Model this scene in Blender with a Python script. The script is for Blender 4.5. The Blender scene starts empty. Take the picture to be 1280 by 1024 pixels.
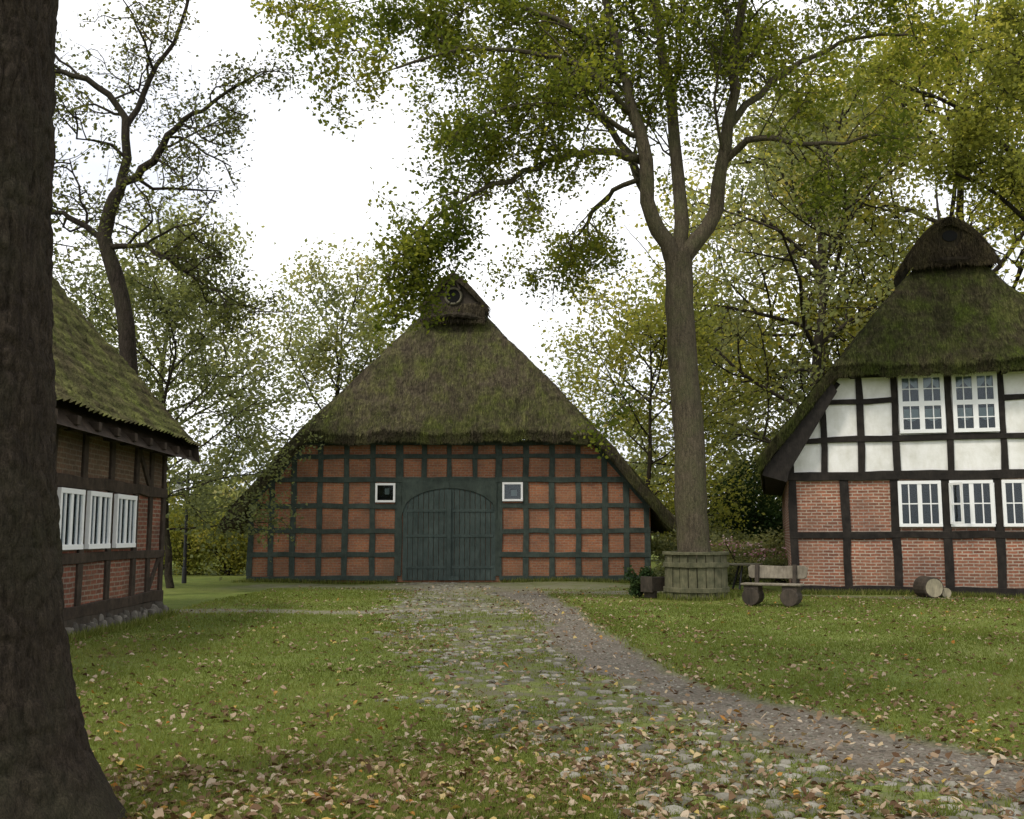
import bpy, math, random
import numpy as np
from mathutils import Vector, Matrix, noise
rng=np.random.default_rng(7); random.seed(7)
S=bpy.context.scene
# ------------------------------------------------------------ helpers
def link(o,parent=None):
    S.collection.objects.link(o)
    if parent is not None: o.parent=parent
    return o
def empty(name,loc=(0,0,0),rotz=0):
    o=bpy.data.objects.new(name,None); o.location=loc; o.rotation_euler=(0,0,rotz); o.empty_display_size=.3
    return link(o)
def vn(x,y,s,seed=0):
    X=np.asarray(x,float)/s; Y=np.asarray(y,float)/s
    xi=np.floor(X); yi=np.floor(Y); fx=X-xi; fy=Y-yi
    fx=fx*fx*(3-2*fx); fy=fy*fy*(3-2*fy)
    def h(a,b):
        t=np.sin(a*127.1+b*311.7+seed*74.7)*43758.5453
        return t-np.floor(t)
    return (h(xi,yi)*(1-fx)+h(xi+1,yi)*fx)*(1-fy)+(h(xi,yi+1)*(1-fx)+h(xi+1,yi+1)*fx)*fy
def mesh_np(name,V,F,mat,parent=None,smooth=False,fattr=None,loc=(0,0,0)):
    V=np.asarray(V,dtype=np.float32); F=np.asarray(F,dtype=np.int32)
    me=bpy.data.meshes.new(name); k=F.shape[1]
    me.vertices.add(len(V)); me.vertices.foreach_set('co',V.ravel())
    me.loops.add(F.size); me.loops.foreach_set('vertex_index',F.ravel())
    me.polygons.add(len(F)); me.polygons.foreach_set('loop_start',np.arange(len(F),dtype=np.int32)*k)
    me.update(calc_edges=True)
    if smooth: me.polygons.foreach_set('use_smooth',np.ones(len(F),dtype=bool))
    if fattr is not None:
        a=me.attributes.new('lv','FLOAT','FACE'); a.data.foreach_set('value',np.asarray(fattr,dtype=np.float32))
    me.materials.append(mat)
    o=bpy.data.objects.new(name,me); o.location=loc
    return link(o,parent)
class MB:
    def __init__(s): s.v=[]; s.f=[]
    def add(s,vs,fs):
        b=len(s.v); s.v+=[tuple(v) for v in vs]; s.f+=[[b+i for i in f] for f in fs]
    def box(s,x0,x1,y0,y1,z0,z1):
        s.add([(x0,y0,z0),(x1,y0,z0),(x1,y1,z0),(x0,y1,z0),(x0,y0,z1),(x1,y0,z1),(x1,y1,z1),(x0,y1,z1)],
              [(0,3,2,1),(4,5,6,7),(0,1,5,4),(1,2,6,5),(2,3,7,6),(3,0,4,7)])
    def beam(s,x0,z0,x1,z1,w,d,back=.02):
        d=d+random.uniform(-.008,.008)
        dx,dz=x1-x0,z1-z0; L=math.hypot(dx,dz); nx,nz=-dz/L*w/2,dx/L*w/2
        n=max(1,int(L/.6)); a=[];b=[]
        for i in range(n+1):
            t=i/n; jw=1+random.uniform(-.12,.12); o=random.uniform(-.02,.02)
            cx,cz=x0+dx*t+nx/w*2*o,z0+dz*t+nz/w*2*o
            a.append((cx+nx*jw,cz+nz*jw)); b.append((cx-nx*jw,cz-nz*jw))
        s.extr(a+b[::-1],-d,back)
    def extr(s,p,y0,y1):
        n=len(p); vs=[(x,y0,z) for x,z in p]+[(x,y1,z) for x,z in p]
        fs=[tuple(range(n)),tuple(range(2*n-1,n-1,-1))]+[(i,i+n,(i+1)%n+n,(i+1)%n) for i in range(n)]
        s.add(vs,fs)
    def tube(s,pts,rad,n=8,cap=True):
        pts=[Vector(p) for p in pts]; vs=[];fs=[]
        for i,p in enumerate(pts):
            d=(pts[min(i+1,len(pts)-1)]-pts[max(i-1,0)]).normalized()
            r=Vector((1,0,0)) if abs(d.x)<.9 else Vector((0,1,0))
            u=d.cross(r).normalized(); w=d.cross(u)
            ri=rad[i] if hasattr(rad,'__len__') else rad
            for k in range(n):
                t=2*math.pi*k/n; vs.append(p+u*math.cos(t)*ri+w*math.sin(t)*ri)
        for i in range(len(pts)-1):
            for k in range(n): fs.append((i*n+k,i*n+(k+1)%n,(i+1)*n+(k+1)%n,(i+1)*n+k))
        if cap: fs.append(tuple(range(n-1,-1,-1))); fs.append(tuple((len(pts)-1)*n+k for k in range(n)))
        s.add(vs,fs)
    def finish(s,name,mat,parent=None,bevel=0,smooth=False,loc=(0,0,0),rot=(0,0,0)):
        me=bpy.data.meshes.new(name); me.from_pydata(s.v,[],s.f); me.update()
        import bmesh
        bm=bmesh.new(); bm.from_mesh(me); bmesh.ops.recalc_face_normals(bm,faces=bm.faces); bm.to_mesh(me); bm.free()
        me.materials.append(mat)
        if smooth: me.polygons.foreach_set('use_smooth',np.ones(len(me.polygons),dtype=bool))
        o=bpy.data.objects.new(name,me); o.location=loc; o.rotation_euler=rot
        if bevel:
            m=o.modifiers.new('b','BEVEL'); m.width=bevel; m.segments=1; m.limit_method='ANGLE'
        return link(o,parent)
# ------------------------------------------------------------ materials
class NT:
    def __init__(s,name):
        s.m=bpy.data.materials.new(name); s.m.use_nodes=True; s.t=s.m.node_tree
        s.b=s.t.nodes['Principled BSDF']; s.out=s.t.nodes['Material Output']
    def n(s,typ,**kw):
        nd=s.t.nodes.new(typ)
        for k,v in kw.items():
            if k.startswith('_'): setattr(nd,k[1:],v)
            else:
                key=k.replace('__',' ')
                if isinstance(v,bpy.types.NodeSocket): s.t.links.new(v,nd.inputs[key])
                else: nd.inputs[key].default_value=v
        return nd
    def lk(s,a,b): s.t.links.new(a,b)
    def coord(s,scale=(1,1,1)):
        c=s.n('ShaderNodeTexCoord'); m=s.n('ShaderNodeMapping',Vector=c.outputs['Object'],Scale=scale)
        return m.outputs[0]
    def noise(s,sc,det=4,scale=(1,1,1),rough=.6):
        return s.n('ShaderNodeTexNoise',Vector=s.coord(scale),Scale=sc,Detail=det,Roughness=rough).outputs['Fac']
    def ramp(s,fac,stops):
        r=s.n('ShaderNodeValToRGB',Fac=fac); e=r.color_ramp.elements
        while len(e)<len(stops): e.new(.5)
        for el,(p,c) in zip(e,stops): el.position=p; el.color=(*c,1) if len(c)==3 else c
        return r.outputs['Color']
    def mix(s,f,a,b,mode='MIX'):
        nd=s.n('ShaderNodeMixRGB',_blend_type=mode)
        for k,v in (('Fac',f),('Color1',a),('Color2',b)):
            if isinstance(v,bpy.types.NodeSocket): s.lk(v,nd.inputs[k])
            else: nd.inputs[k].default_value=v if k=='Fac' else (*v,1)
        return nd.outputs[0]
    def bump(s,h,st=.4,dist=.02):
        nd=s.n('ShaderNodeBump',Height=h,Strength=st,Distance=dist); s.lk(nd.outputs[0],s.b.inputs['Normal'])
    def fin(s,col,rough=.85,spec=.25):
        if isinstance(col,bpy.types.NodeSocket): s.lk(col,s.b.inputs['Base Color'])
        else: s.b.inputs['Base Color'].default_value=(*col,1)
        s.b.inputs['Roughness'].default_value=rough; s.b.inputs['Specular IOR Level'].default_value=spec
        return s.m
def brick_mat(name,c1,c2,mortar,dark,ms=.012):
    t=NT(name); c=t.n('ShaderNodeTexCoord'); sp=t.n('ShaderNodeSeparateXYZ',Vector=c.outputs['Object'])
    ad=t.n('ShaderNodeMath',_operation='ADD'); t.lk(sp.outputs[0],ad.inputs[0]); t.lk(sp.outputs[1],ad.inputs[1])
    cb=t.n('ShaderNodeCombineXYZ',X=ad.outputs[0],Y=sp.outputs[2])
    nz=t.n('ShaderNodeTexNoise',Vector=cb.outputs[0],Scale=3.0,Detail=2.0)
    off=t.n('ShaderNodeVectorMath',_operation='SCALE'); t.lk(nz.outputs['Color'],off.inputs[0]); off.inputs['Scale'].default_value=.03
    ad2=t.n('ShaderNodeVectorMath',_operation='ADD'); t.lk(cb.outputs[0],ad2.inputs[0]); t.lk(off.outputs[0],ad2.inputs[1])
    b=t.n('ShaderNodeTexBrick',Vector=ad2.outputs[0],Scale=1.0,Color1=(*c1,1),Color2=(*c2,1),Mortar=(*mortar,1))
    b.inputs['Brick Width'].default_value=.27; b.inputs['Row Height'].default_value=.085
    b.inputs['Mortar Size'].default_value=ms; b.inputs['Mortar Smooth'].default_value=.2; b.inputs['Bias'].default_value=0
    col=t.mix(t.ramp(t.noise(1.3,4),[(.35,(0,0,0)),(.7,(.6,.6,.6))]),b.outputs['Color'],dark)
    col=t.mix(.6,col,t.ramp(t.noise(18,3),[(.3,(.5,.5,.5)),(.7,(1.3,1.3,1.3))]),'MULTIPLY')
    col=t.mix(.7,col,t.ramp(t.noise(.9,2,rough=.4),[(.35,(.72,.74,.78)),(.62,(1.15,1.12,1.05))]),'MULTIPLY')
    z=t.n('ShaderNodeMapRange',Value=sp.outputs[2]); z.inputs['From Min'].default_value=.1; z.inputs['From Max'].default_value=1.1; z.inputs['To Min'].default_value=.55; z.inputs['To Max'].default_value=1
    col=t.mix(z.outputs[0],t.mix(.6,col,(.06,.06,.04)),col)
    t.bump(b.outputs['Fac'],-.6,.012)
    return t.fin(col,.9,.15)
def wood_mat(name,c1,c2,scale=(1,1,1),rough=.8):
    t=NT(name); n1=t.noise(6,5); n2=t.noise(45,3,scale=(1,1,.12)); n3=t.noise(1.2,3)
    col=t.ramp(n1,[(.3,c1),(.7,c2)]); col=t.mix(.6,col,t.ramp(n2,[(.3,(.5,.5,.5)),(.7,(1.2,1.2,1.2))]),'MULTIPLY')
    col=t.mix(.7,col,t.ramp(n3,[(.35,(.75,.75,.72)),(.65,(1.3,1.28,1.25))]),'MULTIPLY')
    t.bump(n2,.5,.01); return t.fin(col,rough,.2)
def thatch_mat(name,brown,moss,lo,hi,strk=(1,.1,.12)):
    t=NT(name); a=t.n('ShaderNodeAttribute',_attribute_name='lv')
    n1=t.noise(.45,6,rough=.72); n2=t.noise(30,3,scale=strk); n3=t.noise(9,4); n4=t.noise(2.3,5,scale=(1,.5,.5),rough=.7)
    f=t.ramp(n1,[(lo,(0,0,0)),(hi,(1,1,1))])
    f=t.mix(.4,f,t.ramp(n4,[(.42,(0,0,0)),(.58,(1,1,1))]))
    col=t.mix(f,brown,moss)
    col=t.mix(.75,col,t.ramp(n2,[(.25,(.35,.35,.35)),(.75,(1.5,1.5,1.5))]),'MULTIPLY')
    col=t.mix(.85,col,t.ramp(n4,[(.32,(.45,.45,.48)),(.52,(1,1,1)),(.7,(1.55,1.5,1.35))]),'MULTIPLY')
    col=t.mix(.5,col,t.ramp(n3,[(.35,(.6,.6,.6)),(.65,(1.35,1.35,1.3))]),'MULTIPLY')
    col=t.mix(1.0,col,t.ramp(a.outputs['Fac'],[(0,(.6,.6,.6)),(1,(1.5,1.45,1.3))]),'MULTIPLY')
    t.bump(t.mix(.5,n2,n3),.9,.06)
    return t.fin(col,1,.05)
def leaf_mat(name,stops,trans=.4,rough=.6):
    t=NT(name); a=t.n('ShaderNodeAttribute',_attribute_name='lv')
    col=t.ramp(a.outputs['Fac'],stops); t.t.nodes.remove(t.b)
    df=t.n('ShaderNodeBsdfDiffuse',Color=col)
    tr=t.n('ShaderNodeBsdfTranslucent',Color=t.mix(1.0,col,(1.6,1.55,.85),'MULTIPLY'))
    mx=t.n('ShaderNodeMixShader',Fac=trans); t.lk(df.outputs[0],mx.inputs[1]); t.lk(tr.outputs[0],mx.inputs[2])
    t.lk(mx.outputs[0],t.out.inputs['Surface']); return t.m
def lv_mat(name,stops,rough=.9):
    t=NT(name); a=t.n('ShaderNodeAttribute',_attribute_name='lv')
    col=t.ramp(a.outputs['Fac'],stops)
    n=t.noise(40,3); col=t.mix(.5,col,t.ramp(n,[(.3,(.55,.55,.5)),(.7,(1.3,1.3,1.3))]),'MULTIPLY')
    t.bump(n,.3,.01)
    return t.fin(col,rough,.2)
def bark_mat(name,c1,c2,c3,big=14,fine=70,vw=.6):
    t=NT(name); n1=t.noise(big,5,scale=(1,1,.22),rough=.7); n2=t.noise(1.6,4); n3=t.noise(fine,4,scale=(1,1,.5),rough=.7)
    v=t.n('ShaderNodeTexVoronoi',Vector=t.coord((1,1,.25)),Scale=big*1.2,_feature='DISTANCE_TO_EDGE')
    col=t.ramp(n1,[(.3,c1),(.65,c2)]); col=t.mix(t.ramp(n2,[(.45,(0,0,0)),(.7,(.6,.6,.6))]),col,c3)
    col=t.mix(.7,col,t.ramp(n3,[(.35,(.45,.45,.45)),(.68,(1.6,1.55,1.45))]),'MULTIPLY')
    col=t.mix(vw,col,t.ramp(v.outputs['Distance'],[(.0,(.4,.4,.4)),(.14,(1.15,1.15,1.15))]),'MULTIPLY')
    h=t.mix(.45,n1,n3); h=t.mix(.35*vw/.6,h,t.ramp(v.outputs['Distance'],[(0,(0,0,0)),(.2,(1,1,1))]))
    t.bump(h,1.0,.045); return t.fin(col,.95,.1)
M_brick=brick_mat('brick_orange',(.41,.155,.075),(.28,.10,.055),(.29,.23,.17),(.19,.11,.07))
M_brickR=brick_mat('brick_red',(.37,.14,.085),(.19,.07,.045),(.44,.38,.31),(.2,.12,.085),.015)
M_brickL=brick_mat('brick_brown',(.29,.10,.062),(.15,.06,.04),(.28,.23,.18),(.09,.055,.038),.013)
M_loam=brick_mat('brick_dark',(.14,.085,.055),(.09,.06,.04),(.16,.13,.095),(.08,.06,.04),.013)  # a darker, browner brick colour for the cottage's upper wall
M_green=wood_mat('green_timber',(.034,.047,.041),(.062,.080,.068))
M_door=wood_mat('green_door_wood',(.042,.06,.056),(.068,.09,.083))
M_black=wood_mat('black_timber',(.012,.010,.009),(.03,.025,.021))
M_brown=wood_mat('brown_timber',(.028,.021,.016),(.065,.047,.035))
M_grey=wood_mat('weathered_wood',(.11,.1,.07),(.2,.185,.13))
M_tub=wood_mat('tub_wood',(.065,.068,.038),(.15,.14,.085))
M_benchw=wood_mat('bench_wood',(.14,.12,.09),(.26,.23,.18))
M_log=wood_mat('log_dark',(.035,.029,.023),(.075,.06,.046))
M_logend=wood_mat('log_end',(.22,.2,.14),(.36,.32,.22))
def plaster():
    t=NT('white_plaster'); n=t.noise(2.5,5); n2=t.noise(14,4); n3=t.noise(5,5,scale=(1,1,.3))
    col=t.ramp(n,[(.3,(.68,.67,.62)),(.6,(.83,.82,.79))]); col=t.mix(.5,col,t.ramp(n3,[(.35,(.82,.81,.76)),(.55,(1,1,1))]),'MULTIPLY'); t.bump(n2,.4,.012); return t.fin(col,.9,.1)
M_white=plaster()
M_paint=NT('white_paint').fin((.8,.8,.79),.5,.3)
M_iron=NT('black_iron').fin((.012,.012,.013),.5,.4)
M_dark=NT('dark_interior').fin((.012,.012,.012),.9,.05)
M_curt=NT('lace_curtain').fin((.5,.51,.5),.9,.1)
def glass():
    t=NT('window_glass'); gl=t.n('ShaderNodeBsdfGlossy',Roughness=.06,Color=(.8,.85,.9,1)); tr=t.n('ShaderNodeBsdfTransparent',Color=(.75,.8,.8,1))
    fr=t.n('ShaderNodeFresnel',IOR=1.5)
    mx=t.n('ShaderNodeMixShader',Fac=fr.outputs[0]); t.lk(tr.outputs[0],mx.inputs[1]); t.lk(gl.outputs[0],mx.inputs[2]); t.lk(mx.outputs[0],t.out.inputs['Surface']); return t.m
M_glass=glass()
M_thB=thatch_mat('thatch_barn',(.095,.08,.058),(.062,.074,.022),.44,.62)
M_thR=thatch_mat('thatch_house',(.06,.049,.034),(.038,.05,.012),.38,.6)
M_tile=thatch_mat('mossy_tiles',(.08,.066,.043),(.082,.094,.03),.36,.57,(1,1,1))
M_ridge=thatch_mat('thatch_ridge',(.085,.07,.052),(.06,.055,.038),.4,.6)
M_ridgeR=thatch_mat('thatch_ridge_dark',(.05,.040,.028),(.045,.04,.022),.4,.6)
M_bark=bark_mat('bark_linden',(.05,.042,.03),(.12,.10,.07),(.095,.10,.048),14,70,.35)
M_barkD=bark_mat('bark_dark',(.018,.015,.012),(.055,.044,.035),(.05,.05,.028),14,70,.35)
M_barkF=bark_mat('bark_foreground',(.018,.014,.011),(.058,.045,.034),(.044,.044,.026),26,140,.22)
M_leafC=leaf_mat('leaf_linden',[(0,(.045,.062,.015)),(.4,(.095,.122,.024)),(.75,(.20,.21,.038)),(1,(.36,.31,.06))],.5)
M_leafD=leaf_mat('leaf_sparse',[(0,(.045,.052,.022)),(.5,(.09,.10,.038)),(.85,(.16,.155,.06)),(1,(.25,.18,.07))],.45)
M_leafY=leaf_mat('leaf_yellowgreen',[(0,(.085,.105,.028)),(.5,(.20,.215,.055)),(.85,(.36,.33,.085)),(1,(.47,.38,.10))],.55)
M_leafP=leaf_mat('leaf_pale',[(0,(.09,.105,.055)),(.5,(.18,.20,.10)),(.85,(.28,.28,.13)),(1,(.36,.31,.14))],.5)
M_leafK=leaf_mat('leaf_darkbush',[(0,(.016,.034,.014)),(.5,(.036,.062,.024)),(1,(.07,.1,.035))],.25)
M_grass=leaf_mat('grass_blade',[(0,(.08,.10,.024)),(.5,(.13,.16,.038)),(.9,(.205,.22,.068)),(1,(.29,.26,.12))],.4)
M_litter=leaf_mat('fallen_leaf',[(0,(.07,.04,.025)),(.3,(.15,.095,.055)),(.6,(.26,.185,.12)),(.88,(.42,.34,.25)),(.96,(.38,.29,.09)),(1,(.30,.12,.03))],.15)
M_stone=lv_mat('cobble_stone',[(0,(.085,.08,.06)),(.5,(.16,.148,.118)),(1,(.27,.255,.215))])
M_flower=leaf_mat('flowers',[(0,(.3,.05,.12)),(.5,(.5,.3,.35)),(1,(.6,.55,.5))],.2)
# ------------------------------------------------------------ world, sun, camera
W=bpy.data.worlds.new("World"); S.world=W; W.use_nodes=True; t=W.node_tree; t.nodes.clear()
out=t.nodes.new('ShaderNodeOutputWorld'); sky=t.nodes.new('ShaderNodeTexSky'); sky.sky_type='NISHITA'; sky.sun_disc=False
SD=Vector((-.5,-.52,.95)).normalized()
sky.sun_elevation=math.asin(SD.z); sky.sun_rotation=math.atan2(SD.x,SD.y)
b1=t.nodes.new('ShaderNodeBackground'); b1.inputs[1].default_value=.12; t.links.new(sky.outputs[0],b1.inputs[0])
b2=t.nodes.new('ShaderNodeBackground'); b2.inputs[1].default_value=1.65
tc=t.nodes.new('ShaderNodeTexCoord'); mp=t.nodes.new('ShaderNodeMapping'); mp.inputs['Scale'].default_value=(1,1,2.5)
nz=t.nodes.new('ShaderNodeTexNoise'); nz.inputs['Scale'].default_value=2.2; nz.inputs['Detail'].default_value=5
rp=t.nodes.new('ShaderNodeValToRGB'); rp.color_ramp.elements[0].position=.35; rp.color_ramp.elements[0].color=(.62,.645,.70,1); rp.color_ramp.elements[1].position=.6; rp.color_ramp.elements[1].color=(1,1,1,1)
t.links.new(tc.outputs['Generated'],mp.inputs[0]); t.links.new(mp.outputs[0],nz.inputs['Vector']); t.links.new(nz.outputs['Fac'],rp.inputs[0]); t.links.new(rp.outputs[0],b2.inputs[0])
mx=t.nodes.new('ShaderNodeMixShader'); mx.inputs[0].default_value=.92
t.links.new(b1.outputs[0],mx.inputs[1]); t.links.new(b2.outputs[0],mx.inputs[2]); t.links.new(mx.outputs[0],out.inputs[0])
sl=bpy.data.lights.new('sun','SUN'); sl.energy=2.3; sl.angle=math.radians(10); sl.color=(1,.93,.82)
so=link(bpy.data.objects.new('sun',sl)); so.rotation_euler=(-SD).to_track_quat('-Z','Y').to_euler()
cd=bpy.data.cameras.new('camera'); cd.sensor_width=36; cd.lens=36; cd.clip_end=3000; cd.clip_start=.05
cam=link(bpy.data.objects.new('camera',cd)); cam.location=(0,0,1.6); cam.rotation_euler=(math.radians(90+6.95),0,0); S.camera=cam
S.view_settings.view_transform='Standard'; S.view_settings.look='None'; S.view_settings.exposure=0
# ------------------------------------------------------------ ground
def gz(x,y): 
    return .03*np.sin(.5*x+1)*np.sin(.4*y)+.02*np.sin(1.3*x+.7*y)-.01
DY=[4,5.4,6.97,7.85,9.6,11.65,16,22.8,26,31,36]; DXv=[5.6,4.5,3.45,2.95,2.34,1.7,1.12,.88,.6,-.2,-1.2]
def dirtx(y): return np.interp(y,DY,DXv)
def dirtw(y): return np.interp(y,[5,8,12,20,28,34],[.85,.68,.52,.5,.7,1.0])
def cobL(y): return np.interp(y,[4,6,7.5,8.85,11,16,26,35],[1.6,.6,.2,-.1,-.9,-1.7,-2.8,-3.4])
def masks(x,y):
    w=(vn(x,y,.8,3)-.5)*.5+(vn(x,y,.25,5)-.5)*.3+(vn(x,y,.1,25)-.5)*.12
    ss=lambda v,a: np.clip(v/a+.5,0,1)
    cob=np.minimum(ss(x-cobL(y)+w*2.2,.9),ss(dirtx(y)-.2-x,.4))*ss(35-y,.5)*ss(y-3,1)
    dirt=ss(dirtw(y)-np.abs(x-dirtx(y)+w*.75)+w*.3,.35)*ss(31-y,4)*ss(y-4,1)
    g1=ss(.50-np.abs(y-22.0-.02*(x+7)+w*.5),.3)*ss(x+8,1)*ss(-.8-x,1.5)
    g2=ss(3.3-np.abs(y-32.2)-np.abs(x+1.7)*.35+w*3,1.8)*ss(7-np.abs(x+1.7),1)
    g2b=ss(1.2-np.abs(x+.9-(y-22)*-.08)+w*1.5,1.4)*ss(31-y,2)*ss(y-21.2,1.5)
    g3=ss(.7-np.abs(y-29.4+w),.5)*ss(x-.2,.6)*ss(5-x,1.5)
    gr=np.maximum(np.maximum(np.maximum(g1,g2*.75),g3),g2b*.5)
    foot=ss(.5-np.abs(y-27.2+.25*(x-7.6)+w*.5),.4)*ss(x-7.0,.5)
    return cob,np.maximum(dirt,foot*.7),gr
fine_x=np.arange(-12,14.01,.09); fine_y=np.arange(4,38.01,.1)
xs=np.concatenate([[-900,-400,-200,-100,-60,-40,-30,-24,-20,-17,-14.5,-13],fine_x,[15,17,20,24,30,40,60,100,200,400,900]])
ys=np.concatenate([[-300,-100,-40,-20,-10,-5,-2,0,1,2,3,3.5],fine_y,[39,40.5,43,47,53,60,75,100,150,250,500,1200]])
GX,GY=np.meshgrid(xs,ys); near=np.clip((60-np.abs(GX))/20,0,1)*np.clip((70-GY)/20,0,1)
GZ=gz(GX,GY)*near
c,d,g=masks(GX,GY); GZ=GZ-.03*d
nx,ny=len(xs),len(ys); idx=np.arange(nx*ny).reshape(ny,nx)
F=np.stack([idx[:-1,:-1],idx[:-1,1:],idx[1:,1:],idx[1:,:-1]],-1).reshape(-1,4)
def ground_mat():
    t=NT('ground_lawn_and_paths'); a=t.n('ShaderNodeAttribute',_attribute_name='pm'); sp=t.n('ShaderNodeSeparateColor',Color=a.outputs['Color'])
    big=t.noise(.22,5); mid=t.noise(2.2,5); fn=t.noise(28,4); vf=t.noise(80,3)
    grass=t.ramp(big,[(.3,(.085,.115,.028)),(.5,(.125,.155,.038)),(.7,(.165,.18,.055))])
    grass=t.mix(.7,grass,t.ramp(mid,[(.3,(.6,.65,.55)),(.7,(1.3,1.3,1.2))]),'MULTIPLY')
    grass=t.mix(.7,grass,t.ramp(fn,[(.3,(.45,.5,.4)),(.7,(1.45,1.4,1.3))]),'MULTIPLY')
    lit=t.ramp(t.noise(11,4),[(.56,(0,0,0)),(.68,(.6,.6,.6))])
    grass=t.mix(lit,grass,(.19,.14,.08))
    soil=t.mix(t.ramp(fn,[(.35,(0,0,0)),(.7,(1,1,1))]),(.095,.08,.062),(.2,.175,.145))
    soil=t.mix(.6,soil,t.ramp(mid,[(.35,(.7,.68,.62)),(.65,(1.2,1.2,1.2))]),'MULTIPLY')
    soil=t.mix(.7,soil,t.ramp(vf,[(.3,(.6,.6,.6)),(.7,(1.4,1.4,1.4))]),'MULTIPLY')
    cobb=t.mix(t.ramp(mid,[(.40,(.2,.2,.2)),(.60,(.85,.85,.85))]),(.12,.105,.075),grass)
    grav=t.mix(t.ramp(vf,[(.35,(0,0,0)),(.65,(1,1,1))]),(.13,.115,.085),(.25,.225,.18))
    e=t.ramp(mid,[(.35,(.35,.35,.35)),(.6,(1,1,1))])
    col=t.mix(sp.outputs[0],grass,cobb); 
    col=t.mix(t.mix(1,sp.outputs[2],e,'MULTIPLY'),col,grav)
    col=t.mix(sp.outputs[1],col,soil)
    t.bump(fn,.6,.04); return t.fin(col,.97,.1)
M_ground=ground_mat()
go=mesh_np('ground',np.stack([GX,GY,GZ],-1).reshape(-1,3),F,M_ground,smooth=True)
pa=go.data.attributes.new('pm','FLOAT_COLOR','POINT'); pa.data.foreach_set('color',np.stack([c,d,g,np.ones_like(c)],-1).astype(np.float32).ravel())
P=[]
yy=5.0
while yy<34.5:
    xl=float(cobL(yy))-.6; xr=float(dirtx(yy))+.1; x=xl+random.random()*.1
    while x<xr:
        P.append((x+random.uniform(-.03,.03),yy+random.uniform(-.03,.03))); x+=random.uniform(.11,.18)
    yy+=.135
P=np.array(P); cm,dm,gm=masks(P[:,0],P[:,1])
keep=(cm>.35)&(dm<.5)&(rng.random(len(P))<np.clip(.15+vn(P[:,0],P[:,1],1.1,9)*.95+.35*np.clip((11-P[:,1])/4,0,1)*np.clip(P[:,0],0,1)-.013*P[:,1],0,.95)); P=P[keep]
def scatter_domes(name,P,r,hh,sink,mat,parent=None):
    N=len(P); k=9; V=[];ang=np.arange(k)/k*2*np.pi
    rad=r*rng.uniform(.65,1.2,N); asp=rng.uniform(.7,1.1,N); rot=rng.uniform(0,6.28,N); h=hh*rng.uniform(.6,1.2,N)
    z0=P[:,2]-sink*rng.random(N)
    rings=[(1,-.5),(1.0,.25),(.82,.75),(.45,.97)]
    lump=1+rng.uniform(-.16,.16,(N,k))
    for rr,zz in rings:
        lx=np.cos(ang)[None]*rad[:,None]*rr*lump; ly=np.sin(ang)[None]*(rad*asp)[:,None]*rr*lump
        X=P[:,0,None]+lx*np.cos(rot)[:,None]-ly*np.sin(rot)[:,None]; Y=P[:,1,None]+lx*np.sin(rot)[:,None]+ly*np.cos(rot)[:,None]
        V.append(np.stack([X,Y,z0[:,None]+h[:,None]*zz+0*X],-1))
    V=np.stack(V,1).reshape(N,4*k,3); top=np.stack([P[:,0],P[:,1],z0+h],-1)[:,None]; V=np.concatenate([V,top],1)
    f=[]
    for i in range(3):
        for j in range(k): f.append((i*k+j,i*k+(j+1)%k,(i+1)*k+(j+1)%k,(i+1)*k+j))
    for j in range(k): f.append((3*k+j,3*k+(j+1)%k,4*k,4*k))
    f=np.array(f); tri=f[f[:,2]==f[:,3]][:,:3]; q=f[f[:,2]!=f[:,3]]; f3=np.concatenate([q[:,[0,1,2]],q[:,[0,2,3]],tri])
    F=(f3[None]+(np.arange(N)*(4*k+1))[:,None,None]).reshape(-1,3)
    return mesh_np(name,V.reshape(-1,3),F,mat,parent,smooth=True,fattr=np.repeat(rng.random(N),len(f3)))
PC=np.column_stack([P,gz(P[:,0],P[:,1])])
scatter_domes('cobblestone_path',PC,.075,.030,.030,M_stone)
yy=rng.uniform(5,30,3200); xx=dirtx(yy)+rng.normal(0,.4,3200)*1.0
scatter_domes('path_pebbles',np.column_stack([xx,yy,gz(xx,yy)-.03]),.018,.013,.005,M_stone)
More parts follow.
